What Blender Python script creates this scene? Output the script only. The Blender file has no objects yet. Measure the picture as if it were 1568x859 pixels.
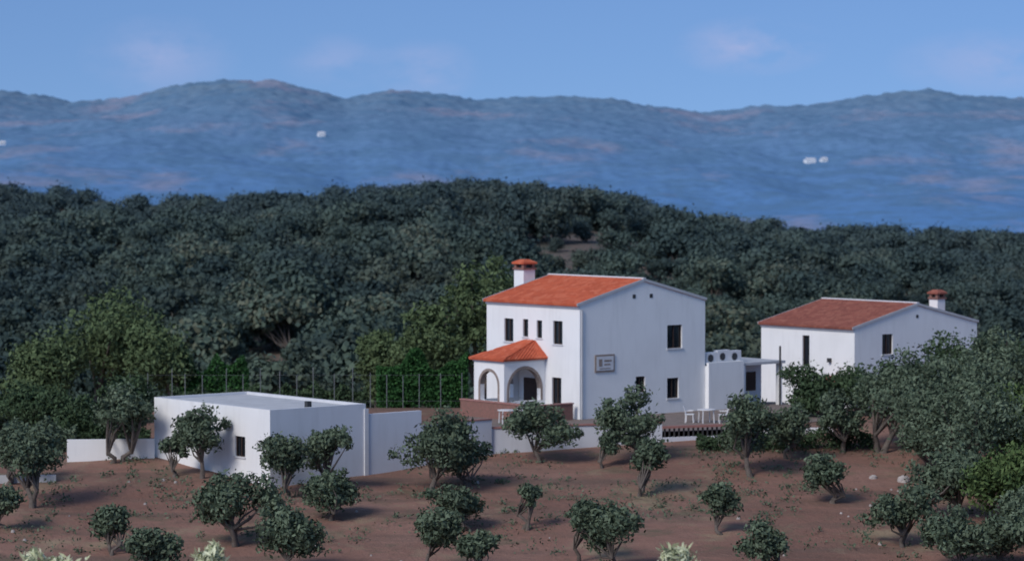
import bpy, math, random, bmesh
import numpy as np
from mathutils import Vector
scene=bpy.context.scene
# ------------------------------------------------------------------ helpers
def link(o,parent=None):
    scene.collection.objects.link(o)
    if parent: o.parent=parent
    return o
def mesh_arr(name,V,Q,mats,mi=None,smooth=False):
    V=np.asarray(V,dtype=np.float32).reshape(-1,3); Q=np.asarray(Q,dtype=np.int32).reshape(-1,4)
    me=bpy.data.meshes.new(name)
    me.vertices.add(len(V)); me.vertices.foreach_set('co',V.ravel())
    me.loops.add(len(Q)*4); me.loops.foreach_set('vertex_index',Q.ravel())
    me.polygons.add(len(Q)); me.polygons.foreach_set('loop_start',np.arange(len(Q),dtype=np.int32)*4)
    me.polygons.foreach_set('loop_total',np.full(len(Q),4,dtype=np.int32))
    for m in mats: me.materials.append(m)
    if mi is not None: me.polygons.foreach_set('material_index',np.asarray(mi,dtype=np.int32))
    if smooth: me.polygons.foreach_set('use_smooth',np.ones(len(Q),dtype=bool))
    me.update(calc_edges=True); me.validate()
    return me
def mesh_py(name,V,F,mat,parent=None,smooth=False):
    me=bpy.data.meshes.new(name); me.from_pydata([tuple(v) for v in V],[],F); me.update()
    me.materials.append(mat)
    if smooth:
        for p in me.polygons: p.use_smooth=True
    return link(bpy.data.objects.new(name,me),parent)
def empty(name,loc,rz=0):
    e=bpy.data.objects.new(name,None); e.empty_display_size=.3; e.location=loc; e.rotation_euler=(0,0,rz)
    return link(e)
class B:
    def __init__(s): s.V=[];s.F=[]
    def box(s,x0,x1,y0,y1,z0,z1):
        n=len(s.V)
        s.V+=[(x0,y0,z0),(x1,y0,z0),(x1,y1,z0),(x0,y1,z0),(x0,y0,z1),(x1,y0,z1),(x1,y1,z1),(x0,y1,z1)]
        s.F+=[tuple(n+i for i in f) for f in ((0,3,2,1),(4,5,6,7),(0,1,5,4),(1,2,6,5),(2,3,7,6),(3,0,4,7))]
        return s
    def poly(s,pts):
        n=len(s.V); s.V+=[tuple(p) for p in pts]; s.F.append(tuple(range(n,n+len(pts)))); return s
    def bar(s,a,b,w,h,up=(0,0,1)):
        a=Vector(a);b=Vector(b);d=(b-a).normalized();u=Vector(up);sd=d.cross(u).normalized();u=sd.cross(d)
        n=len(s.V)
        for p in (a,b):
            for i,j in ((-1,-1),(1,-1),(1,1),(-1,1)): s.V.append(tuple(p+sd*(i*w/2)+u*(j*h/2)))
        s.F+=[tuple(n+i for i in f) for f in ((0,3,2,1),(4,5,6,7),(0,1,5,4),(1,2,6,5),(2,3,7,6),(3,0,4,7))]
        return s
    def cyl(s,c,r,z0,z1,n=12,r1=None):
        r1=r if r1 is None else r1; k=len(s.V)
        for z,rr in ((z0,r),(z1,r1)):
            for i in range(n):
                t=2*math.pi*i/n; s.V.append((c[0]+rr*math.cos(t),c[1]+rr*math.sin(t),z))
        for i in range(n): s.F.append((k+i,k+(i+1)%n,k+n+(i+1)%n,k+n+i))
        s.F.append(tuple(k+n+i for i in range(n))); s.F.append(tuple(k+n-1-i for i in range(n)))
        return s
    def make(s,name,mat,parent=None,bevel=0):
        o=mesh_py(name,s.V,s.F,mat,parent)
        if bevel:
            m=o.modifiers.new('b','BEVEL'); m.width=bevel; m.segments=2
        return o
# numpy value noise
def _h(ix,iy,seed):
    n=(ix.astype(np.int64)*374761393+iy.astype(np.int64)*668265263+seed*144665)&0x7fffffff
    n=((n^(n>>13))*1274126177)&0x7fffffff
    return ((n^(n>>16))&0xffff)/65535.0
def vnoise(x,y,seed=0):
    ix=np.floor(x);iy=np.floor(y);fx=x-ix;fy=y-iy
    fx=fx*fx*fx*(fx*(fx*6-15)+10);fy=fy*fy*fy*(fy*(fy*6-15)+10)
    a=_h(ix,iy,seed);b=_h(ix+1,iy,seed);c=_h(ix,iy+1,seed);d=_h(ix+1,iy+1,seed)
    return (a*(1-fx)+b*fx)*(1-fy)+(c*(1-fx)+d*fx)*fy-.5
def fbm(x,y,o=4,seed=0,g=.5):
    r=0;a=1
    for i in range(o):
        r=r+a*vnoise(x+17.3*i,y-9.1*i,seed+i); x=x*2.03;y=y*2.03;a*=g
    return r
# ------------------------------------------------------------------ terrain height
RX=[-260,-180,-106,-79,-45,-25,-6,13,26,40,63,83,106,180,260]
RZ=[4,4.5,3.4,.8,1.3,3.4,4.7,3.7,.5,-2.5,-5.2,-6.0,-5.4,-2,-3]
SX=[-2200,-1400,-1100,-882,-815,-758,-657,-578,-500,-410,-342,-286,-207,-117,-50,18,86,176,254,333,412,513,614,716,794,882,1200,1700,2400]
SZ=[120,150,125,140,132,121,127,149,157,156,140,124,140,132,123,130,130,124,112,102,112,115,130,141,130,127,145,120,140]
def HT(x,y):
    x=np.asarray(x,dtype=float);y=np.asarray(y,dtype=float)
    z=np.interp(y,[-200,0,30,60,90,110,125,158,168,185,240],[13,11.5,5.5,1.5,-2.5,-3.3,-2.97,0,0,-1.5,-9])
    z=z+np.where((y<150)|(y>190),1.0,0)*fbm(x/9,y/9,3,5)*.35
    z=z+np.clip((y-190)/40,0,1)*fbm(x/40,y/40,3,11)*3.0
    z=z-np.clip((-20-x)/8,0,1)*np.clip((y-152)/12,0,1)*np.clip((230-y)/40,0,1)*2.2
    R=np.interp(x,RX,RZ)
    f=np.clip((y-240)/360,0,1); f=np.sin(f*math.pi/2)**1.15
    zf=-9+(R+9)*f+fbm(x/40,y/40,3,11)*3.0*(1-.5*f)+fbm(x/75,y/110,2,15)*5*np.sin(math.pi*np.clip((y-240)/380,0,1))
    z=np.where(y>240,zf,z)
    g=np.clip((y-620)/300,0,1); z=np.where(y>620,zf+(-45-zf)*g*g*(3-2*g),z)
    m=np.clip((y-1100)/1100,0,1)
    z=np.where(y>1100,z+(-60+45)*m,z)
    f=np.clip((y-2200)/2800,0,1)
    S=np.interp(x*5000/np.maximum(y,2500),SX,SZ)*.5+np.interp(x,SX,SZ)*.5
    rid=.5-np.abs(fbm(x/520+3,y/800,3,31,.45))*2.2
    zm=-60+(S+60)*f**1.1+rid*26*np.sin(math.pi*np.clip(f,0,1))**.8+fbm(x/170,y/300,3,77,.5)*12*(f<1)*np.sqrt(f)*(1-.6*f)
    sky=fbm(x/26,y/60,3,99)*4*f+fbm(x/9,y/30,2,101)*4*f
    zm=zm+sky
    z=np.where(y>2200,zm,z)
    z=np.where(y>5000,S-(y-5000)*.09+sky,z)
    return z
def hz(x,y): return float(HT(np.array([x]),np.array([y]))[0])
def fan(name,ys,half,nx,mat):
    ys=np.asarray(ys); t=np.linspace(-1,1,nx)
    X=np.outer(half(ys),t); Y=np.outer(ys,np.ones(nx)); Z=HT(X,Y)
    V=np.stack([X,Y,Z],-1).reshape(-1,3)
    i=np.arange(len(ys)-1)[:,None]*nx+np.arange(nx-1)[None,:]
    Q=np.stack([i,i+1,i+nx+1,i+nx],-1).reshape(-1,4)
    return link(bpy.data.objects.new(name,mesh_arr(name,V,Q,[mat],smooth=True)))
# ------------------------------------------------------------------ materials
def newmat(name,rough=.9,spec=.2):
    m=bpy.data.materials.new(name); m.use_nodes=True; nt=m.node_tree; b=nt.nodes['Principled BSDF']
    b.inputs['Roughness'].default_value=rough; b.inputs['Specular IOR Level'].default_value=spec
    return m,nt,b
def noise(nt,vec,scale,detail=4,rough=.55):
    n=nt.nodes.new('ShaderNodeTexNoise'); n.inputs['Scale'].default_value=scale; n.inputs['Detail'].default_value=detail; n.inputs['Roughness'].default_value=rough
    nt.links.new(vec,n.inputs['Vector']); return n.outputs['Fac']
def ramp(nt,fac,stops):
    r=nt.nodes.new('ShaderNodeValToRGB'); e=r.color_ramp.elements
    while len(e)<len(stops): e.new(.5)
    for i,(p,c) in enumerate(stops):
        e[i].position=p; e[i].color=(*c,1) if len(c)==3 else c
    nt.links.new(fac,r.inputs['Fac']); return r.outputs['Color']
def mixc(nt,fac,a,b,mode='MIX'):
    m=nt.nodes.new('ShaderNodeMix'); m.data_type='RGBA'; m.blend_type=mode
    for s,v in ((m.inputs[0],fac),(m.inputs[6],a),(m.inputs[7],b)):
        if isinstance(v,(int,float)): s.default_value=v
        elif isinstance(v,tuple): s.default_value=(*v,1)
        else: nt.links.new(v,s)
    return m.outputs[2]
def maprange(nt,v,a,b,c=0,d=1):
    m=nt.nodes.new('ShaderNodeMapRange'); m.inputs[1].default_value=a;m.inputs[2].default_value=b;m.inputs[3].default_value=c;m.inputs[4].default_value=d
    nt.links.new(v,m.inputs[0]); return m.outputs[0]
def pos(nt): return nt.nodes.new('ShaderNodeNewGeometry').outputs['Position']
def sep(nt,v):
    s=nt.nodes.new('ShaderNodeSeparateXYZ'); nt.links.new(v,s.inputs[0]); return s.outputs
def bump(nt,b,h,dist,strength=1):
    n=nt.nodes.new('ShaderNodeBump'); n.inputs['Distance'].default_value=dist; n.inputs['Strength'].default_value=strength
    nt.links.new(h,n.inputs['Height']); nt.links.new(n.outputs[0],b.inputs['Normal'])
def simple(name,c1,c2,scale=2,rough=.9,spec=.2,bd=0):
    m,nt,b=newmat(name,rough,spec); p=pos(nt); f=noise(nt,p,scale,5)
    nt.links.new(ramp(nt,f,[(.3,c1),(.7,c2)]),b.inputs['Base Color'])
    if bd: bump(nt,b,noise(nt,p,scale*8,3),bd)
    return m
def plaster(name,c):
    m,nt,b=newmat(name,.85,.2); p=pos(nt)
    mp=nt.nodes.new('ShaderNodeMapping'); mp.inputs['Scale'].default_value=(1.6,1.6,.25); nt.links.new(p,mp.inputs[0])
    streak=noise(nt,mp.outputs[0],1.5,5); blot=noise(nt,p,.5,4)
    d=tuple(v*.86 for v in c)
    c1=mixc(nt,maprange(nt,streak,.5,.75,0,.7),c,d); c2=mixc(nt,maprange(nt,blot,.45,.7,0,.6),c1,tuple(v*.92 for v in c))
    nt.links.new(c2,b.inputs['Base Color']); bump(nt,b,noise(nt,p,14,3),.01,.5)
    return m
M_WHITE=plaster('white_plaster',(.83,.84,.85))
M_WALLB=plaster('limewash_painted_shade',(.66,.69,.75))  # bluish grey wall tone; outbuilding and annex carry their shade in it
def roofmat(name,ca,cb,cc):
    m,nt,b=newmat(name,.85,.15)
    p=nt.nodes.new('ShaderNodeTexCoord').outputs['Object']
    v=nt.nodes.new('ShaderNodeTexVoronoi'); v.inputs['Scale'].default_value=3.2; nt.links.new(p,v.inputs['Vector'])
    col=ramp(nt,sep(nt,v.outputs['Color'])[0],[(0,ca),(.6,cb),(1,cc)])
    big=noise(nt,p,.8,5); col=mixc(nt,maprange(nt,big,.5,.8,0,.45),col,tuple(x*.6 for x in ca))
    nt.links.new(col,b.inputs['Base Color']); return m
M_ROOF=roofmat('terracotta_tiles',(.48,.105,.055),(.56,.13,.065),(.60,.17,.095))
M_ROOF2=roofmat('weathered_tiles',(.24,.085,.065),(.30,.105,.078),(.35,.14,.10))
M_BRICK=simple('brick',(.28,.14,.12),(.20,.12,.10),6,bd=.01)
M_COPING=simple('coping_terracotta',(.38,.19,.17),(.30,.16,.145),3)
M_STONE=simple('arch_stone',(.33,.27,.24),(.22,.18,.16),5)
M_GLASS,_nt,_b=newmat('window_glass',.15,.5); _b.inputs['Base Color'].default_value=(.012,.016,.022,1)
_p=pos(_nt); bump(_nt,_b,noise(_nt,_p,1.5,2),.02,.4)
M_FRAME=simple('dark_wood',(.05,.035,.03),(.08,.05,.04),5,.6)
M_METAL=simple('galvanised_steel',(.13,.15,.16),(.2,.21,.22),3,.6,.4)
M_GREY=simple('grey_concrete',(.44,.45,.47),(.54,.55,.57),1.2)
M_TRIM=simple('white_trim',(.66,.67,.70),(.60,.61,.64),3)
M_DARK=simple('dark_iron',(.03,.03,.035),(.05,.05,.05),4,.5,.4)
M_PLASTIC=simple('white_plastic',(.75,.76,.78),(.7,.7,.72),3,.4,.4)
M_PAVE=simple('terrace_paving',(.25,.20,.18),(.17,.14,.125),2)
M_ROCK=simple('pale_rock',(.5,.46,.44),(.3,.27,.26),3,bd=.03)
def leafmat(name,cd,cl,hazey=None,big=None):
    m,nt,b=newmat(name,.9,.04); p=pos(nt)
    g=nt.nodes.new('ShaderNodeNewGeometry'); oi=nt.nodes.new('ShaderNodeObjectInfo')
    if big:
        mm=nt.nodes.new('ShaderNodeMath'); mm.operation='MULTIPLY_ADD'; mm.inputs[1].default_value=.2; nt.links.new(g.outputs['Random Per Island'],mm.inputs[0])
        m2=nt.nodes.new('ShaderNodeMath'); m2.operation='MULTIPLY'; m2.inputs[1].default_value=.8; nt.links.new(oi.outputs['Random'],m2.inputs[0]); nt.links.new(m2.outputs[0],mm.inputs[2]); f=mm.outputs[0]
        c=ramp(nt,f,[(.05,cd),(.45,tuple((a+b_)/2 for a,b_ in zip(cd,cl))),(.85,cl),(.93,big[2])])
        mp=nt.nodes.new('ShaderNodeMapping'); mp.inputs['Scale'].default_value=(1,.4,1); nt.links.new(p,mp.inputs[0])
        k=noise(nt,mp.outputs[0],.028,3,.55); c=mixc(nt,maprange(nt,k,.44,.60,0,.72),c,big[0])
        k=noise(nt,mp.outputs[0],.05,3,.6); c=mixc(nt,maprange(nt,k,.54,.66,0,.6),c,big[1])
    else:
        c=ramp(nt,g.outputs['Random Per Island'],[(.1,cd),(.9,cl)])
        k=noise(nt,p,.8,3); c=mixc(nt,maprange(nt,k,.4,.7,0,.5),c,tuple(x*.55 for x in cd))
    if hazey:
        y=sep(nt,p)[1]; c=mixc(nt,maprange(nt,y,hazey[0],hazey[1],hazey[3],hazey[4]),c,hazey[2])  # distance haze painted into the leaf colour, growing with world depth
    nt.links.new(c,b.inputs['Base Color'])
    return m
M_BARK=simple('olive_bark',(.10,.085,.075),(.17,.145,.13),6,bd=.02)
M_OLIVE=leafmat('olive_leaves',(.072,.104,.070),(.155,.20,.135))
M_OLIVEP=leafmat('pale_olive_leaves',(.40,.44,.26),(.75,.78,.55))
M_GREEN=leafmat('green_leaves',(.065,.105,.040),(.13,.19,.075))
M_TALL=leafmat('tall_tree_leaves',(.078,.115,.055),(.130,.178,.088))
M_HEDGE=leafmat('hedge_leaves',(.032,.090,.032),(.052,.135,.042))
M_SHRUB=leafmat('shrub_leaves',(.048,.080,.042),(.080,.120,.065))
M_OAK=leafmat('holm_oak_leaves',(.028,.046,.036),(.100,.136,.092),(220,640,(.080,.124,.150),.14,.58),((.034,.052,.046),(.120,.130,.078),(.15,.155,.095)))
# ground
def groundmat():
    m,nt,b=newmat('orchard_soil',.95,.05); p=pos(nt)
    a=noise(nt,p,.12,6,.6); c=ramp(nt,a,[(.3,(.205,.115,.090)),(.5,(.275,.155,.120)),(.7,(.33,.20,.16))])
    s=noise(nt,p,1.6,6,.7); c=mixc(nt,maprange(nt,s,.5,.72,0,.5),c,(.15,.105,.085))
    mp=nt.nodes.new('ShaderNodeMapping'); mp.inputs['Scale'].default_value=(.05,.45,1); nt.links.new(p,mp.inputs[0])
    t=noise(nt,mp.outputs[0],1,4); c=mixc(nt,maprange(nt,t,.48,.66,0,.7),c,(.15,.11,.09))
    w=noise(nt,p,.35,5,.7); c=mixc(nt,maprange(nt,w,.53,.68,0,.7),c,(.13,.13,.085))
    w=noise(nt,p,.2,5,.7); c=mixc(nt,maprange(nt,w,.56,.7,0,.7),c,(.36,.29,.19))
    e=noise(nt,p,5,3,.7); c=mixc(nt,maprange(nt,e,.62,.75,0,.6),c,(.40,.29,.23))
    nt.links.new(c,b.inputs['Base Color']); bump(nt,b,noise(nt,p,3,6,.7),.15,.8); return m
def hillmat():
    m,nt,b=newmat('hill_scrub',.95,.1); p=pos(nt)
    a=noise(nt,p,.05,6,.65); c=ramp(nt,a,[(.38,(.060,.068,.045)),(.5,(.17,.11,.085)),(.7,(.22,.15,.12))])
    c=mixc(nt,maprange(nt,noise(nt,p,.5,4),.45,.65,0,.6),c,(.055,.07,.045))
    y=sep(nt,p)[1]; c=mixc(nt,maprange(nt,y,220,640,.1,.5),c,(.11,.15,.17))  # blue-grey air haze blended into the scrub colour with depth
    nt.links.new(c,b.inputs['Base Color']); bump(nt,b,noise(nt,p,1,5),.4); return m
def mountmat():
    m,nt,b=newmat('haze_tinted_mountain',1,.0); p=pos(nt); o=sep(nt,p)
    blue=mixc(nt,maprange(nt,o[2],-60,140),(.115,.265,.52),(.175,.265,.36))  # air haze is part of the base colour, bluest low down
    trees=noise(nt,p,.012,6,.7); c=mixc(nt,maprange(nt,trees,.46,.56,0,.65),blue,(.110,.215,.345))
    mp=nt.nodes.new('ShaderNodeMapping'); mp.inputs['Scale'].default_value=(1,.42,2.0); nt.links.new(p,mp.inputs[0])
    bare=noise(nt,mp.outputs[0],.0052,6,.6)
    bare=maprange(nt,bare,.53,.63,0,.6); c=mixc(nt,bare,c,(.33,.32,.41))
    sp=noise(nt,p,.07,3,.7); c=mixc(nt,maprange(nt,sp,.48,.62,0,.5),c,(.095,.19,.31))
    nt.links.new(c,b.inputs['Base Color']); return m
fan('ground',np.r_[np.arange(-60,100,4),np.arange(100,200,.8),np.arange(200,262,2)],lambda y:40+np.maximum(y,0)*.35,260,groundmat())
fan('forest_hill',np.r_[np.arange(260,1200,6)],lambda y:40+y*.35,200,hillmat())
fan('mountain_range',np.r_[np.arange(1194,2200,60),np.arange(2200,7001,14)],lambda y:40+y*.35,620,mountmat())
# ------------------------------------------------------------------ vegetation
def tube(pts,rad,n=6):
    pts=np.array(pts,float); V=[];Q=[]
    for i,p in enumerate(pts):
        d=pts[min(i+1,len(pts)-1)]-pts[max(i-1,0)]; d/=np.linalg.norm(d)+1e-9
        a=np.cross(d,[0.3,1,.1]); a/=np.linalg.norm(a)+1e-9; b=np.cross(d,a)
        for j in range(n):
            t=2*math.pi*j/n; V.append(p+rad[i]*(math.cos(t)*a+math.sin(t)*b))
    for i in range(len(pts)-1):
        for j in range(n): Q.append((i*n+j,i*n+(j+1)%n,(i+1)*n+(j+1)%n,(i+1)*n+j))
    return np.array(V),np.array(Q)
def leaves(rng,C,Nn,size,asp=.5):
    n=len(C); Nn=Nn/(np.linalg.norm(Nn,axis=1,keepdims=True)+1e-9)
    r=rng.normal(size=(n,3)); T=np.cross(Nn,r); T/=np.linalg.norm(T,axis=1,keepdims=True)+1e-9; U=np.cross(Nn,T)
    s=(size*rng.uniform(.55,1.35,n))[:,None]
    V=np.stack([C-T*s,C-U*s*asp,C+T*s,C+U*s*asp],1).reshape(-1,3)
    return V,np.arange(4*n).reshape(-1,4)
def tree_mesh(name,seed,h,w,tf=.32,ncl=16,nleaf=2600,leaf=.11,mats=None,stems=1,cr=.27,trunk_r=None,asp=.5,rand=.75,spr=.5):
    rng=np.random.default_rng(seed); VV=[];QQ=[];MI=[];n=0
    def add(V,Q,m):
        nonlocal n
        VV.append(V);QQ.append(Q+n);MI.append(np.full(len(Q),m));n+=len(V)
    ht=h*tf; tr=trunk_r or max(.07,h*.035)
    czm=(ht+h)/2; rz=(h-ht)/2
    # crown envelope is lopsided: two or three overlapping lobes
    nl=rng.integers(2,4); lob=np.c_[rng.uniform(-.42,.42,nl),rng.uniform(-.42,.42,nl),rng.uniform(-.35,.35,nl)]; lr=rng.uniform(.45,.75,nl)
    K=[]
    while len(K)<ncl:
        p=rng.uniform(-1,1,3)
        if not any(np.linalg.norm(p-l)<r for l,r in zip(lob,lr)): continue
        if p[2]<-.5 and math.hypot(p[0],p[1])>.8: continue
        K.append((p[0]*w*.42,p[1]*w*.42,czm+p[2]*rz*.8))
    K=np.array(K); rad=w*cr*rng.uniform(.45,1.15,ncl)
    ns=int(ncl*spr); q=K[rng.integers(0,ncl,ns)]; d=rng.normal(size=(ns,3)); d/=np.linalg.norm(d,axis=1,keepdims=True); d[:,2]=np.abs(d[:,2])*.9-.15
    S=q+d*w*cr*1.15
    S[:,2]=np.clip(S[:,2],ht*.8,h*1.05)
    Kall=np.vstack([K,S]); Rall=np.r_[rad,w*.085*rng.uniform(.6,1.4,ns)]
    for s in range(stems):
        lean=rng.normal(size=2)*w*.07; b0=rng.normal(size=2)*.18*(stems>1)
        top=np.array([lean[0]+b0[0]*2,lean[1]+b0[1]*2,ht*1.0])
        mid=np.array([b0[0]+lean[0]*.2+rng.normal()*.08,b0[1]+rng.normal()*.08,ht*.5])
        V,Q=tube([(b0[0],b0[1],-.25),(b0[0],b0[1],.05),mid,top],[tr*1.5,tr*1.15,tr*.85,tr*.75],8); add(V,Q,0)
        for c in K[s::stems][:9]:
            m=(top+c)/2+rng.normal(size=3)*w*.04; m[2]-=.03*h
            V,Q=tube([top-np.array([0,0,.1]),m,c],[tr*.6,tr*.36,tr*.12],5); add(V,Q,0)
    wts=Rall**2; wts/=wts.sum(); idx=rng.choice(len(Kall),nleaf,p=wts)
    d=rng.normal(size=(nleaf,3)); d/=np.linalg.norm(d,axis=1,keepdims=True)
    rr=Rall[idx]*rng.uniform(.35,1,nleaf)**.5*(1+.24*rng.normal(size=nleaf))
    C=Kall[idx]+d*rr[:,None]*np.array([1,1,.8]); C[:,2]=np.maximum(C[:,2],ht*.55+rng.uniform(0,.2,nleaf)*h)
    V,Q=leaves(rng,C,d+rand*rng.normal(size=(nleaf,3)),leaf,asp); add(V,Q,1)
    return mesh_arr(name,np.vstack(VV),np.vstack(QQ),mats or [M_BARK,M_OLIVE],np.concatenate(MI))
def plant(name,x,y,h,w,seed,**k):
    o=bpy.data.objects.new(name,tree_mesh(name,seed,h,w,**k)); o.location=(x,y,hz(x,y)-.03); o.rotation_euler=(0,0,seed*1.7)
    return link(o)
OL=[(-22.4,135.5,3.9,3.7),(-19.9,146.3,3.9,3.9),(-15.2,142.0,3.6,3.2),(-16.5,142.8,2.4,1.9),(-10.7,138.3,3.3,3.4),(-9.0,139.3,3.6,3.0),
(-12.2,128,3.7,4.1),(-8.3,132.5,3.0,3.5),(-3.9,140,4.4,4.7),(-2.1,141.5,2.4,2.8),(1.4,147.2,3.3,3.8),(6.3,147,4.5,3.7),(4.7,146,1.9,1.8),
(6.2,139.5,3.0,2.7),(9.4,130.5,3.0,2.1),(.7,131.5,2.8,1.4),(-1.9,131.3,2.2,3.2),(-17.7,126.5,2.5,2.8),(-15.4,122,2.2,3.0),(-9.6,122,2.8,3.8),
(-3.6,122.6,2.8,3.0),(-1.4,121.5,2.0,2.6),(4.3,122,3.1,4.2),(2.9,125,2.8,2.1),(10.8,121,2.5,2.7),(15,137.3,2.5,2.8),(11.8,143.5,4.4,4.0),
(17.3,128,3.0,3.2),(21.7,139,6.2,7.0),(19.2,150,4.7,5.6),(17,150,3.4,3.2),(18.9,123,2.3,4.2),(-23,131,2.2,2.1),
(-28,140,3.8,3.5),(28,137,4.2,4.2),(-27,128,3.4,3.3),(27,126,3.6,3.6),(24,150,5.6,5.6),(27,156,6.2,6),(-24.5,141,3.4,3),(20.8,145.5,4.4,5),(25,133,4,4.4),
(20.2,134,3.4,4.2),(21.3,124.5,2.8,3.6),(26,145,4.8,5),(23.3,127,3.0,4.0),(14.0,148,3.0,3.2)]
for i,(x,y,h,w) in enumerate(OL):
    plant('olive_tree',x,y,h,w,100+i,tf=random.Random(i).uniform(.12,.26),ncl=int(9+w*3),nleaf=int(500+min(w,5.6)**2*270),leaf=.115,stems=1+(i%3==0)+(i%4==1),cr=.19)
for i,(x,y,h,w) in enumerate([(22.6,131,4.0,5.0),(24.5,144,5.2,5.0)]):
    plant('fruit_tree',x,y,h,w,300+i,tf=.15,ncl=26,nleaf=7000,leaf=.13,mats=[M_BARK,M_GREEN],cr=.22)
for i,(x,y,h,w) in enumerate([(-9.7,60,5.5,2.6),(-6.2,60,5.5,2.0),(3.75,60,5.3,1.9)]):
    plant('pale_olive_tree',x,y,h,w,330+i,tf=.3,ncl=12,nleaf=3500,leaf=.11,mats=[M_BARK,M_OLIVEP],cr=.18,asp=.26,rand=2)
for i,(x,y,h,w) in enumerate([(-25,182,11.0,9.0),(-28.5,178,7.4,6),(-21.2,176,6.2,5.2),(-5.8,190,9.6,5.8),(-1.6,191,10.6,6.6),(-9.0,196,8,5),(.4,196,9,5)]):
    plant('poplar_tree' if i>2 else 'ash_tree',x,y,h,w,350+i,tf=.08,ncl=36,nleaf=9500,leaf=.16,mats=[M_BARK,M_TALL],cr=.2)
for i,(x,y,h,w) in enumerate([(16.6,162,3.2,3.4),(-30,160,3.6,4.5),(-26,158,3.0,4.0),(-34,170,5,5),(24.6,162,4.4,4.2),(30,166,5,5),(19.4,163,3.0,3.4),(-22.2,153,2.2,3.2),(-21,158,2.6,3.6),(22,163,3.2,3.6)]):
    plant('evergreen_shrub',x,y,h,w,371+i,tf=.08,ncl=18,nleaf=4500,leaf=.12,mats=[M_BARK,M_SHRUB],stems=2)
def hedge(name,x0,y0,x1,y1,hgt,th,mat,n,seed,lumps=0.25,leaf=.11):
    rng=np.random.default_rng(seed); t=rng.uniform(0,1,n); L=math.hypot(x1-x0,y1-y0)
    hh=hgt*(1-lumps*np.abs(np.sin(t*L*1.9+seed)))*(1+.5*vnoise(t*L*.9,t*0,seed))
    nx,ny=-(y1-y0)/L,(x1-x0)/L
    v=rng.uniform(0,1,n)**.7; s=rng.normal(size=n)*.34*th*(1-.45*v)
    X=x0+(x1-x0)*t+nx*s; Y=y0+(y1-y0)*t+ny*s; Z=HT(X,Y)+hh*v
    C=np.stack([X,Y,Z],1); V,Q=leaves(rng,C,rng.normal(size=(n,3)),leaf)
    return link(bpy.data.objects.new(name,mesh_arr(name,V,Q,[mat])))
hedge('cypress_hedge',-7.9,169.2,-2.6,169.6,3.1,1.4,M_HEDGE,15000,1,.08)
hedge('cypress_hedge',-20.2,176,-16.0,176,3.0,1.2,M_HEDGE,6000,2,.3)
hedge('garden_hedge',9.6,150.3,18.8,151,1.0,1.6,M_SHRUB,7000,3,.4,.09)
hedge('garden_hedge',-27,150,-22.6,150,1.6,1.6,M_OLIVE,3000,4,.4)
hedge('garden_hedge',-20,169.5,-8.5,170.5,1.5,1.6,M_SHRUB,7000,6,.4)
hedge('garden_hedge',-24,151.5,-19,152,1.4,2.0,M_SHRUB,4000,8,.5)
hedge('garden_hedge',-6.2,148.6,-2.4,151.6,1.5,1.5,M_SHRUB,6000,12,.35,.10)
rng=np.random.default_rng(9); pts=rng.uniform([-30,116],[30,150],(1600,2)); pts=pts[(fbm(pts[:,0]/4,pts[:,1]/4,2,3)>-.02)]
C=[]
for p in pts:
    k=rng.integers(6,24); q=p+rng.normal(size=(k,2))*rng.uniform(.08,.4); z=HT(q[:,0],q[:,1])+rng.uniform(0,.24,k); C.append(np.c_[q,z])
C=np.vstack(C); V,Q=leaves(rng,C,rng.normal(size=(len(C),3)),.08); link(bpy.data.objects.new('weeds',mesh_arr('weeds',V,Q,[M_OLIVE])))
bs=B()
for i in range(60):
    x,y=rng.uniform(-26,26),rng.uniform(118,146); s=rng.uniform(.05,.16)
    bs.cyl((x,y),s,hz(x,y)-.05,hz(x,y)+s*.8,6,s*.5)
bs.make('field_stones',M_ROCK)
for (x,y,s) in ((19.3,142.6,.30),(17.9,143.4,.2)):
    e=empty('limestone_boulder',(x,y,hz(x,y)-.1)); me=bpy.data.meshes.new('rock')
    bm=bmesh.new(); bmesh.ops.create_icosphere(bm,subdivisions=3,radius=s)
    for v in bm.verts: v.co*=1+.35*float(fbm(np.array([v.co.x*3/s*.5]),np.array([v.co.y*1.5/s+v.co.z*2/s]),3,8)[0]); v.co.z=v.co.z*.9+s*.5
    bm.to_mesh(me); bm.free(); me.materials.append(M_ROCK); link(bpy.data.objects.new('rock',me),e)
# forest (geometry-nodes instances of a handful of oak meshes)
col=bpy.data.collections.new('holm_oak_variants')
for i in range(7):
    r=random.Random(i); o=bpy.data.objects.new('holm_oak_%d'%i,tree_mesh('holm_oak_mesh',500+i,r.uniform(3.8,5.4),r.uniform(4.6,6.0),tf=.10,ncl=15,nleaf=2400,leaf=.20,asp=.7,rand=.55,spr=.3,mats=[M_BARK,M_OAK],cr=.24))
    col.objects.link(o)
rng=np.random.default_rng(42); P=[]
yy=205.
while yy<690:
    sp=4.3+.0014*(yy-200)
    hw=(30+yy*.25); xs=np.arange(-hw,hw,sp); xs=xs+rng.uniform(-2.6,2.6,len(xs)); ys=yy+rng.uniform(-2.6,2.6,len(xs))
    keep=(fbm(xs/15,ys/22,3,63)<.27)&(rng.uniform(size=len(xs))<.95)
    xs,ys=xs[keep],ys[keep]; P.append(np.c_[xs,ys,HT(xs,ys)-.25]); yy+=sp*1.1
P=np.vstack(P)
me=bpy.data.meshes.new('holm_oak_forest'); me.vertices.add(len(P)); me.vertices.foreach_set('co',P.astype(np.float32).ravel()); me.update()
a=me.attributes.new('sc','FLOAT','POINT'); a.data.foreach_set('value',(.5+1.1*rng.uniform(size=len(P))**1.8).astype(np.float32))
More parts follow.
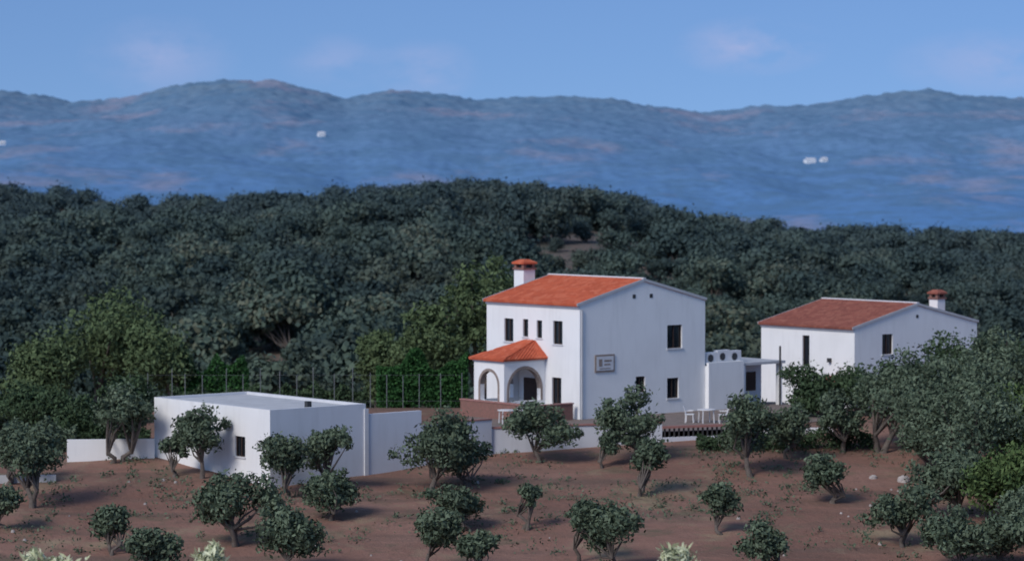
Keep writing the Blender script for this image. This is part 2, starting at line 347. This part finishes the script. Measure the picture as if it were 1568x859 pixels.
a=me.attributes.new('rz','FLOAT_VECTOR','POINT'); rr=np.zeros((len(P),3),np.float32); rr[:,2]=rng.uniform(0,6.28,len(P)); a.data.foreach_set('vector',rr.ravel())
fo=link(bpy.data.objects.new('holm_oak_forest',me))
ng=bpy.data.node_groups.new('forest','GeometryNodeTree')
ng.interface.new_socket('Geometry',in_out='INPUT',socket_type='NodeSocketGeometry'); ng.interface.new_socket('Geometry',in_out='OUTPUT',socket_type='NodeSocketGeometry')
gi=ng.nodes.new('NodeGroupInput');go=ng.nodes.new('NodeGroupOutput');ip=ng.nodes.new('GeometryNodeInstanceOnPoints')
ci=ng.nodes.new('GeometryNodeCollectionInfo'); ci.inputs['Collection'].default_value=col; ci.inputs['Separate Children'].default_value=True; ci.inputs['Reset Children'].default_value=True
a1=ng.nodes.new('GeometryNodeInputNamedAttribute'); a1.data_type='FLOAT'; a1.inputs['Name'].default_value='sc'
a2=ng.nodes.new('GeometryNodeInputNamedAttribute'); a2.data_type='FLOAT_VECTOR'; a2.inputs['Name'].default_value='rz'
L=ng.links.new
L(gi.outputs[0],ip.inputs['Points']); L(ci.outputs[0],ip.inputs['Instance']); ip.inputs['Pick Instance'].default_value=True
L(a1.outputs['Attribute'],ip.inputs['Scale'])
er=ng.nodes.new('FunctionNodeEulerToRotation'); L(a2.outputs['Attribute'],er.inputs[0]); L(er.outputs[0],ip.inputs['Rotation'])
L(ip.outputs[0],go.inputs[0])
md=fo.modifiers.new('scatter','NODES'); md.node_group=ng
# ------------------------------------------------------------------ buildings
A=math.radians(40)
def wall(name,parent,mat,p0,p1,z0,z1,ops=(),gable=0,depth=.16,frame=M_FRAME,glass=M_GLASS,sill=True):
    """outer wall face from p0 to p1 (outside on the right-hand side of p0->p1) with real openings"""
    p0=Vector((p0[0],p0[1],0));p1=Vector((p1[0],p1[1],0));d=(p1-p0);Ln=d.length;d.normalize();out=Vector((d.y,-d.x,0))
    P=lambda s,z,o=0:(p0+d*s+out*o+Vector((0,0,z)))
    ss=sorted({0,Ln,*[o[0] for o in ops],*[o[1] for o in ops]}); zs=sorted({z0,z1,*[o[2] for o in ops],*[o[3] for o in ops]})
    b=B()
    for i in range(len(ss)-1):
        for j in range(len(zs)-1):
            cs=(ss[i]+ss[i+1])/2;cz=(zs[j]+zs[j+1])/2
            if any(o[0]<cs<o[1] and o[2]<cz<o[3] for o in ops): continue
            b.poly([P(ss[i],zs[j]),P(ss[i+1],zs[j]),P(ss[i+1],zs[j+1]),P(ss[i],zs[j+1])])
    if gable: b.poly([P(0,z1),P(Ln,z1),P(Ln/2,z1+gable)])
    for (a,c,e,f) in [o[:4] for o in ops]:
        b.poly([P(a,e),P(c,e),P(c,e,-depth),P(a,e,-depth)]);b.poly([P(a,f),P(a,f,-depth),P(c,f,-depth),P(c,f)])
        b.poly([P(a,e),P(a,e,-depth),P(a,f,-depth),P(a,f)]);b.poly([P(c,e),P(c,f),P(c,f,-depth),P(c,e,-depth)])
    b.make(name,mat,parent)
    for k,(a,c,e,f) in enumerate([o[:4] for o in ops]):
        g=B().poly([P(a,e,-depth+.01),P(c,e,-depth+.01),P(c,f,-depth+.01),P(a,f,-depth+.01)]); g.make(name+'_glass_%d'%k,glass,parent)
        fr=B();t=.05;o=-depth+.045
        fr.bar(P(a+t/2,e,o),P(a+t/2,f,o),t,.05,out);fr.bar(P(c-t/2,e,o),P(c-t/2,f,o),t,.05,out)
        fr.bar(P(a+t,e+t/2,o),P(c-t,e+t/2,o),t,.05,out);fr.bar(P(a+t,f-t/2,o),P(c-t,f-t/2,o),t,.05,out)
        if c-a>.7: fr.bar(P((a+c)/2,e+t,o),P((a+c)/2,f-t,o),t,.045,out)
        fr.make(name+'_frame_%d'%k,frame,parent)
        if sill:
            B().bar(P(a-.06,e-.035,.03),P(c+.06,e-.035,.03),.06,.07).make(name+'_sill_%d'%k,M_TRIM,parent)
def slope(name,parent,mat,e0,e1,r0,r1,rows=14,per=.24,amp=.035,th=.1):
    """corrugated tile slope between eave e0-e1 and ridge r0-r1"""
    e0,e1,r0,r1=[Vector(v) for v in (e0,e1,r0,r1)]; W=(e1-e0).length; nx=max(8,int(W/per*6))
    n=(e1-e0).cross(r0-e0 if (r0-e0).length>.01 else r1-e0).normalized()
    if n.z<0:n=-n
    V=[];F=[]
    for j in range(rows+1):
        t=j/rows
        for i in range(nx+1):
            s=i/nx; p=e0.lerp(e1,s).lerp(r0.lerp(r1,s),t)
            w=p-e0; u=w.dot((e1-e0).normalized())
            V.append(p+n*(abs(math.sin(math.pi*u/per))*amp*1.6+.015*((j*7)%3)/2))
    m=nx+1
    for j in range(rows):
        for i in range(nx): F.append((j*m+i,j*m+i+1,(j+1)*m+i+1,(j+1)*m+i))
    b0=len(V)
    for v in (e0,e1,r1,r0): V.append(v-n*th)
    F.append((b0+3,b0+2,b0+1,b0))
    k=len(V)
    for i in range(nx+1): V.append(e0.lerp(e1,i/nx)-n*th)
    for i in range(nx): F.append((i,k+i,k+i+1,i+1))
    F.append((0,rows*m,b0+3,b0));F.append((nx,b0+1,b0+2,rows*m+nx))
    return mesh_py(name,V,F,mat,parent)
def chimney(parent,x,y,z0,z1,s,capmat):
    b=B().box(x-s/2,x+s/2,y-s/2,y+s/2,z0,z1-.62).make('chimney_shaft',M_WHITE,parent)
    B().box(x-s/2-.07,x+s/2+.07,y-s/2-.07,y+s/2+.07,z1-.62,z1-.52).make('chimney_ledge',M_BRICK,parent)
    q=B()
    for i in (-1,1):
        for j in (-1,1): q.box(x+i*(s/2-.1)-.1,x+i*(s/2-.1)+.1,y+j*(s/2-.1)-.1,y+j*(s/2-.1)+.1,z1-.52,z1-.3)
    q.make('chimney_pillars',M_BRICK,parent)
    B().box(x-s/2+.14,x+s/2-.14,y-s/2+.14,y+s/2-.14,z1-.519,z1-.301).make('chimney_flue',M_DARK,parent)
    c=B();h=s/2+.1;n=0
    c.V=[(x-h,y-h,z1-.3),(x+h,y-h,z1-.3),(x+h,y+h,z1-.3),(x-h,y+h,z1-.3),(x-h,y-h,z1-.2),(x+h,y-h,z1-.2),(x+h,y+h,z1-.2),(x-h,y+h,z1-.2),(x-.2,y-.2,z1-.03),(x+.2,y-.2,z1-.03),(x+.2,y+.2,z1-.03),(x-.2,y+.2,z1-.03)]
    c.F=[(3,2,1,0),(0,1,5,4),(1,2,6,5),(2,3,7,6),(3,0,4,7),(4,5,9,8),(5,6,10,9),(6,7,11,10),(7,4,8,11),(8,9,10,11)]
    c.make('chimney_cap',capmat,parent)
def house(name,loc,LX,LY,z0,ze,rise,gops,fops,roof):
    h=empty(name,(*loc,0),A)
    wall('gable_wall',h,M_WHITE,(0,0),(LX,0),z0,ze,gops,gable=rise)
    wall('front_wall',h,M_WHITE,(0,LY),(0,0),z0,ze,[(LY-b,LY-a,c,d) for a,b,c,d in fops])
    wall('rear_gable_wall',h,M_WHITE,(LX,LY),(0,LY),z0,ze,[],gable=rise)
    wall('back_wall',h,M_WHITE,(LX,0),(LX,LY),z0,ze,[(1.5,2.6,ze-2.2,ze-1),(5,6.1,ze-2.2,ze-1)])
    ov=.25;ob=.08;sl=rise/(LX/2);og=.03;dz=.09
    slope('roof_front',h,roof,(-ov,-og,ze-ov*sl+dz),(-ov,LY+og,ze-ov*sl+dz),(LX/2,-og,ze+rise+dz),(LX/2,LY+og,ze+rise+dz))
    slope('roof_back',h,roof,(LX+ob,-og,ze-ob*sl+dz),(LX+ob,LY+og,ze-ob*sl+dz),(LX/2,-og,ze+rise+dz),(LX/2,LY+og,ze+rise+dz))
    v=B()
    for yy in (-og-.03,LY+og+.03):
        v.bar((-ov,yy,ze-ov*sl+dz-.01),(LX/2,yy,ze+rise+dz-.01),.05,.15); v.bar((LX+ob,yy,ze-ob*sl+dz-.01),(LX/2,yy,ze+rise+dz-.01),.05,.15)
    v.make('verge_trim',M_GREY,h)
    B().bar((LX/2,-og-.06,ze+rise+dz+.08),(LX/2,LY+og+.06,ze+rise+dz+.08),.2,.07).make('ridge_cap',M_TRIM,h)
    B().box(-.10,-.004,0,LY,ze-.18,ze-.02).make('cornice',M_TRIM,h)
    return h
H1=house('farmhouse',(3.74,160),9.56,8.07,-.3,6.34,1.2,
 [(6.6,7.75,3.68,5.0),(6.6,7.5,.85,2.0),(4.2,4.9,1.3,2.2)],
 [(5.7,6.5,4.07,5.37),(4.4,4.86,4.4,5.39),(3.2,3.66,4.38,5.37),(1.45,2.25,4.1,5.4),(1.55,2.35,.75,2.24)],M_ROOF)
chimney(H1,3.3,8.62,3,8.62,.86,M_ROOF)
B().box(1.1,2.55,-.06,-.003,2.57,3.55).make('tile_panel_frame',M_STONE,H1)
B().box(1.2,2.45,-.075,-.061,2.67,3.45).make('tile_panel',M_TRIM,H1)
q=B()
for a,b_,c,d in ((1.35,1.6,2.9,3.3),(1.75,2.3,3.15,3.25),(1.75,2.2,2.95,3.03),(1.4,2.2,2.75,2.8)): q.box(a,b_,-.083,-.076,c,d)
q.make('tile_panel_motif',M_STONE,H1)
v=B()
for x in (4.05,5.35): v.box(x-.11,x+.11,-.02,-.003,6.6,6.82)
v.make('gable_vents',M_DARK,H1)
B().bar((.12,-.06,0.0),(.12,-.06,6.1),.07,.07,(0,1,0)).make('downpipe',M_GREY,H1)
def arch_wall(name,parent,p0,p1,z0,z1,a0,a1,zs,zb,th=.3):
    p0=Vector((*p0,0));p1=Vector((*p1,0));d=(p1-p0);Ln=d.length;d.normalize();out=Vector((d.y,-d.x,0))
    P=lambda s,z,o=0:(p0+d*s+out*o+Vector((0,0,z)))
    r=(a1-a0)/2;c=(a0+a1)/2;n=16
    pr=[(c-r*math.cos(math.pi*i/n),zs+r*math.sin(math.pi*i/n)) for i in range(n+1)]
    b=B()
    for o,fl in ((0,0),(-th,1)):
        def qd(a,b_,lo1,lo2):
            pts=[P(a,lo1,o),P(b_,lo2,o),P(b_,z1,o),P(a,z1,o)]
            b.poly(pts[::-1] if fl else pts)
        qd(0,a0,z0,z0);qd(a1,Ln,z0,z0)
        for i in range(n): qd(pr[i][0],pr[i+1][0],pr[i][1],pr[i+1][1])
        pts=[P(a0,z0,o),P(a1,z0,o),P(a1,zb,o),P(a0,zb,o)]; b.poly(pts)
    full=[(a0,zb)]+pr+[(a1,zb)]
    for i in range(len(full)-1): b.poly([P(*full[i]),P(*full[i],-th),P(*full[i+1],-th),P(*full[i+1])])
    b.poly([P(a0,zb),P(a1,zb),P(a1,zb,-th),P(a0,zb,-th)])
    b.poly([P(0,z1),P(Ln,z1),P(Ln,z1,-th),P(0,z1,-th)])
    b.make(name,M_WHITE,parent)
    t=B();w=.15
    for i in range(n):
        q0=pr[i];q1=pr[i+1]
        o0=(c+(q0[0]-c)*(1+w/r),zs+(q0[1]-zs)*(1+w/r));o1=(c+(q1[0]-c)*(1+w/r),zs+(q1[1]-zs)*(1+w/r))
        t.poly([P(*q0,.02),P(*q1,.02),P(*o1,.02),P(*o0,.02)]);t.poly([P(*o0,.02),P(*o1,.02),P(*o1,0),P(*o0,0)])
        i0=(c+(q0[0]-c)*(1-.01/r),zs+(q0[1]-zs)*(1-.01/r));i1=(c+(q1[0]-c)*(1-.01/r),zs+(q1[1]-zs)*(1-.01/r))
        t.poly([P(*i0,.02),P(*i1,.02),P(*i1,-th*.98),P(*i0,-th*.98)])
    t.bar(P(a0-w/2,zb,.01),P(a0-w/2,zs,.01),w,.02,out);t.bar(P(a1+w/2,zb,.01),P(a1+w/2,zs,.01),w,.02,out)
    t.make(name+'_surround',M_STONE,parent)
px0,py0,py1=-3.0,2.92,5.55
arch_wall('porch_side_arch',H1,(px0,py0),(-.01,py0),-.3,3.3,.35,2.65,1.6,.95)
arch_wall('porch_front_arch',H1,(px0,py1),(px0,py0+.002),-.3,3.3,.55,2.08,1.85,.95)
arch_wall('porch_far_arch',H1,(-.01,py1),(px0,py1-.002),-.3,3.3,.35,2.65,1.7,.95)
o_=.22
ap0=(-.02,py0+.9,4.2);ap1=(-.02,py1-.9,4.2)
slope('porch_roof_front',H1,M_ROOF,(px0-o_,py0-o_,3.3),(px0-o_,py1+o_,3.3),ap0,ap1,8)
slope('porch_roof_side',H1,M_ROOF,(px0-o_,py0-o_,3.3),(-.02,py0-o_,3.3),ap0,ap0,8)
slope('porch_roof_far_side',H1,M_ROOF,(px0-o_,py1+o_,3.3),(-.02,py1+o_,3.3),ap1,ap1,8)
B().box(px0-.06,-.02,py0-.06,py1+.06,3.12,3.19).make('porch_cornice',M_TRIM,H1)
B().box(-.08,-.02,3.6,4.7,-.2,2.1).make('front_door',M_FRAME,H1)
b=B().box(-3.3,-3.06,.3,6.4,-.6,.9).box(-3.3,-.4,.1,.3,-.6,.9);b.make('terrace_dwarf_wall',M_BRICK,H1)
B().box(-3.34,-3.02,.06,6.44,.9,.97).box(-3.02,-.36,.06,.34,.9,.97).make('terrace_dwarf_wall_coping',M_COPING,H1)
b=B().box(9.58,12.4,-.3,4.6,-.3,2.55).box(9.58,12.4,-.3,-.12,2.55,2.75).box(12.22,12.4,-.12,4.6,2.55,2.75);b.make('annex_block',M_WHITE,H1)
B().box(12.42,15.7,1.6,5,-.3,2.45).make('annex_rear_block',M_WALLB,H1)  # recessed block, its shade put into the greyer wall colour
B().box(12.41,15.9,-.2,5.1,2.46,2.62).make('annex_canopy_roof',M_GREY,H1)
b=B()
for x in (12.6,15.6): b.box(x-.13,x+.13,-.1,.16,-.3,2.46)
b.make('annex_pillars',M_WHITE,H1)
B().box(13.1,13.9,1.55,1.598,-.2,1.9).box(14.4,15.2,1.55,1.598,.8,1.9).make('annex_openings',M_GLASS,H1)
B().cyl((15.2,-.45),.06,-.3,3.5,8).make('flue_pipe',M_DARK,H1)
def condenser(x,y,z,s=1):
    e=empty('air_conditioner',(0,0,0)); e.parent=H1; e.location=(x,y,z)
    B().box(0,.8*s,0,.32,.08,.68*s).make('casing',M_PLASTIC,e,.02)
    B().box(.05,.2,.02,.3,0,.08).box(.6*s,.72*s,.02,.3,0,.08).make('feet',M_DARK,e)
    f=B();n=16
    ring=[(.32*s+.22*math.cos(2*math.pi*i/n),-.012,.38*s+.22*math.sin(2*math.pi*i/n)) for i in range(n)]
    f.poly(ring);f.make('fan_opening',M_DARK,e)
    g=B()
    for i in range(4): g.bar((.32*s-.21,-.02,.38*s-.15+i*.1),(.32*s+.21,-.02,.38*s-.15+i*.1),.012,.012)
    g.make('fan_grille',M_METAL,e)
for i,(x,s) in enumerate(((9.75,1.1),(10.65,1.25),(11.65,1.15))): condenser(x,.1,2.56,s)
H2=house('villa',(20.8,176),11.2,8.0,-2.2,4.13,1.25,[(2.45,3.4,2.46,3.7),(8,8.9,-.6,.6)],[(3.8,4.4,1.65,3.55),(.8,1.6,-1.2,.6)],M_ROOF2)
chimney(H2,8.9,1.3,4.2,6.25,.7,M_ROOF2)
slope('porch_canopy',H2,M_ROOF2,(-1.1,.3,.75),(-1.1,2.3,.75),(-.01,.3,1.15),(-.01,2.3,1.15),5)
B().box(5.5,5.7,-.02,-.003,4.6,4.8).make('gable_vent',M_DARK,H2)
B().box(-.22,-.003,1.9,2.1,2.0,2.25).make('wall_lantern',M_DARK,H2)
H3=empty('outbuilding',(-11.7,140,0),A)
Lx,Ly=5.8,10.2
wall('left_wall',H3,M_WHITE,(0,Ly),(0,0),-2.2,2.25,[(Ly-3.0,Ly-2.1,-.2,.8)])
wall('right_wall',H3,M_WALLB,(0,0),(Lx,0),-2.2,2.25)  # side away from the sun, shade painted in by a greyer white
wall('end_wall',H3,M_WHITE,(Lx,0),(Lx,Ly),-2.2,2.25)
wall('back_wall',H3,M_WHITE,(Lx,Ly),(0,Ly),-2.2,2.25)
B().box(.2,Lx-.2,.2,Ly-.2,1.9,2.12).make('flat_roof',M_GREY,H3)
b=B().box(0.001,Lx-.001,0.001,.2,1.9,2.252).box(0.001,Lx-.001,Ly-.2,Ly-.001,1.9,2.252).box(0.001,.2,.2,Ly-.2,1.9,2.252).box(Lx-.2,Lx-.001,.2,Ly-.2,1.9,2.252);b.make('parapet',M_TRIM,H3)
B().box(2.6,2.85,.5,.75,2.12,2.5).make('roof_vent',M_DARK,H3)
B().box(Lx-.12,Lx+.12,-.08,-.003,-2.0,2.0).make('corner_pilaster',M_TRIM,H3)
b=B().box(Lx+.13,9.3,-.02,.2,-2.2,1.72);
W1=empty('boundary_wall',(-11.7,140,0),A)
b.make('upper_length',M_WALLB,W1)
B().box(9.302,13.9,-.02,.2,-2,1.0).make('lower_length',M_WALLB,W1)
B().box(9.302,13.9,-.06,.24,1.0,1.06).make('coping',M_COPING,W1)
def gwall(name,x0,y0,x1,y1,zb,zt,mat,cop=None,th=.22):
    L_=math.hypot(x1-x0,y1-y0); e=empty(name,(x0,y0,0),math.atan2(y1-y0,x1-x0))
    B().box(0,L_,0,th,zb,zt).make('masonry',mat,e)
    if cop: B().box(-.03,L_+.03,-.05,th+.05,zt,zt+.08).make('coping',cop,e)
    return e
gwall('terrace_retaining_wall',-1.0,149.1,7.9,152.4,-1.6,.52,M_WALLB,M_COPING)
e=empty('terrace_balustrade',(7.95,152.4,0),math.atan2(1.5,3.9))
B().box(0,4.1,0,.22,-1.2,-.25).make('plinth',M_WALLB,e)
b=B()
for i in range(15): b.cyl((.15+i*.275,.11),.055,-.25,.22,8)
b.make('balusters',M_DARK,e)
B().box(-.03,4.13,-.04,.26,.22,.34).make('handrail',M_COPING,e)
gwall('garden_wall',12.6,154.2,17.2,155.2,-1,.02,M_WHITE)
gwall('garden_wall',-22.6,147,-18.2,147.4,-1.8,.15,M_WHITE)
gwall('garden_wall',-30,141,-22.3,141.4,-2.6,-1.05,M_GREY)
T=B(); T.poly([(-1.0,149.35,.03),(7.9,152.65,.03),(12,154.2,.03),(18,160,.03),(16,172,.03),(-2.5,172,.03),(-2.5,152,.03)]); T.make('terrace_paving',M_PAVE)
e=empty('chain_link_fence',(-22,168,0),0)
b=B(); rr_=random.Random(4)
for i in range(19): b.cyl((i*1.05+rr_.uniform(-.2,.2),rr_.uniform(-.3,.3)),.022,-2,2.1+rr_.uniform(-.3,.3),6)
b.make('posts',M_METAL,e)
b=B()
for z in (.4,1.9): b.bar((0,0,z),(19,0,z),.008,.008)
b.make('wires',M_METAL,e)
def chair(x,y,r,z=.03):
    e=empty('garden_chair',(x,y,z),r)
    b=B()
    for i in (-.22,.22):
        for j in (-.2,.2): b.bar((i*1.1,j*1.1,0),(i,j,.44),.04,.04,(0,1,0))
    b.make('legs',M_PLASTIC,e)
    B().box(-.25,.25,-.24,.24,.44,.48).make('seat',M_PLASTIC,e,.01)
    b=B()
    for i in (-.2,-.1,0,.1,.2): b.bar((i,.22,.48),(i,.3,.88),.05,.02,(0,1,0))
    b.bar((-.25,.3,.88),(.25,.3,.88),.03,.06); b.bar((-.25,-.2,.66),(-.25,.26,.66),.04,.03); b.bar((.25,-.2,.66),(.25,.26,.66),.04,.03)
    b.make('backrest',M_PLASTIC,e)
def table(x,y,z=.03):
    e=empty('garden_table',(x,y,z),.3)
    B().cyl((0,0),.5,.70,.74,20).make('top',M_PLASTIC,e)
    b=B()
    for i in (-.3,.3):
        for j in (-.3,.3): b.bar((i*1.1,j*1.1,0),(i,j,.7),.05,.05,(0,1,0))
    b.make('legs',M_PLASTIC,e)
table(10.6,158);chair(9.7,158.1,1.4);chair(11.5,157.8,-1.5);chair(0.6,157.2,.5);table(-.3,157.6)
def far_house(x,y,w,d,h):
    z=hz(x,y); e=empty('distant_farmhouse',(x,y,z-3),.3)
    b=B().box(-w/2,w/2,-d/2,d/2,0,h+3); b.poly([(-w/2,-d/2,h+3),(w/2,-d/2,h+3),(w/2,0,h+5),(-w/2,0,h+5)]);b.make('walls',M_WHITE,e)
    B().poly([(-w/2,-d/2-.4,h+2.95),(w/2,-d/2-.4,h+2.95),(w/2,0,h+5.2),(-w/2,0,h+5.2)]).make('roof',M_TRIM,e)
    q=B()
    for k in (-.3,0,.3): q.box(k*w-.6,k*w+.6,-d/2-.1,-d/2-.01,4,5)
    q.make('windows',M_GLASS,e)
far_house(-248,3780,9,8,3.5); far_house(372,3630,13,9,4.5); far_house(390,3636,8,8,3); far_house(-626,3570,7,7,2.5)
# ------------------------------------------------------------------ light, sky, camera
sd=Vector((-.62,-.78,0)).normalized(); el=math.radians(38)
sun=bpy.data.lights.new('sun','SUN'); sun.energy=2.35; sun.angle=math.radians(20); sun.color=(1,.93,.86)
so=bpy.data.objects.new('sun',sun); link(so)
tow=Vector((sd.x*math.cos(el),sd.y*math.cos(el),math.sin(el))); so.rotation_euler=tow.to_track_quat('Z','Y').to_euler()
so.location=(-40,80,60)
w=bpy.data.worlds.new('World'); scene.world=w; w.use_nodes=True; nt=w.node_tree; bg=nt.nodes['Background']
sk=nt.nodes.new('ShaderNodeTexSky'); sk.sky_type='NISHITA'; sk.sun_disc=False; sk.sun_elevation=el; sk.sun_rotation=math.atan2(sd.x,sd.y); sk.dust_density=.3; sk.ozone_density=3; sk.air_density=1
tc=nt.nodes.new('ShaderNodeTexCoord').outputs['Generated']
va=nt.nodes.new('ShaderNodeVectorMath'); va.operation='ADD'; va.inputs[1].default_value=(0,0,.12); nt.links.new(tc,va.inputs[0])
vn=nt.nodes.new('ShaderNodeVectorMath'); vn.operation='NORMALIZE'; nt.links.new(va.outputs[0],vn.inputs[0]); nt.links.new(vn.outputs[0],sk.inputs['Vector'])
tint=mixc(nt,maprange(nt,sep(nt,tc)[2],.06,.35),(.45,.54,.73),(1.0,1.0,1.0))
c=mixc(nt,1.0,sk.outputs[0],tint,'MULTIPLY')
mp=nt.nodes.new('ShaderNodeMapping'); mp.inputs['Scale'].default_value=(1,1,2.2); nt.links.new(tc,mp.inputs[0])
cn=noise(nt,mp.outputs[0],38,5,.6)
for cx,cz,wx,wz,s in ((.082,.040,.022,.0085,.8),(-.030,.032,.016,.009,.55),(-.12,.036,.022,.012,.50),(.165,.034,.03,.010,.50),(-.06,.035,.016,.008,.40)):
    v1=nt.nodes.new('ShaderNodeVectorMath'); v1.operation='SUBTRACT'; v1.inputs[1].default_value=(cx,1,cz); nt.links.new(tc,v1.inputs[0])
    v2=nt.nodes.new('ShaderNodeVectorMath'); v2.operation='MULTIPLY'; v2.inputs[1].default_value=(1/wx,1,1/wz); nt.links.new(v1.outputs[0],v2.inputs[0])
    v3=nt.nodes.new('ShaderNodeVectorMath'); v3.operation='LENGTH'; nt.links.new(v2.outputs[0],v3.inputs[0])
    m=maprange(nt,v3.outputs['Value'],1.3,.0,0,1)
    mm=nt.nodes.new('ShaderNodeMath'); mm.operation='MULTIPLY'; nt.links.new(m,mm.inputs[0]); nt.links.new(maprange(nt,cn,.36,.62,0,s),mm.inputs[1])
    c=mixc(nt,mm.outputs[0],c,(2.9,3.3,5.2))
nt.links.new(c,bg.inputs['Color']); bg.inputs['Strength'].default_value=.14
cam=bpy.data.cameras.new('camera'); co=bpy.data.objects.new('camera',cam); link(co); scene.camera=co
cam.sensor_width=36; cam.lens=18/math.tan(math.radians(10)); cam.clip_end=20000; cam.clip_start=.5
cam.dof.use_dof=True; cam.dof.focus_distance=92; cam.dof.aperture_fstop=1.0
co.location=(0,0,14.15); co.rotation_euler=(math.radians(90)-math.atan(179/4446),0,0)
scene.view_settings.view_transform='Standard'; scene.view_settings.look='None'; scene.view_settings.exposure=0
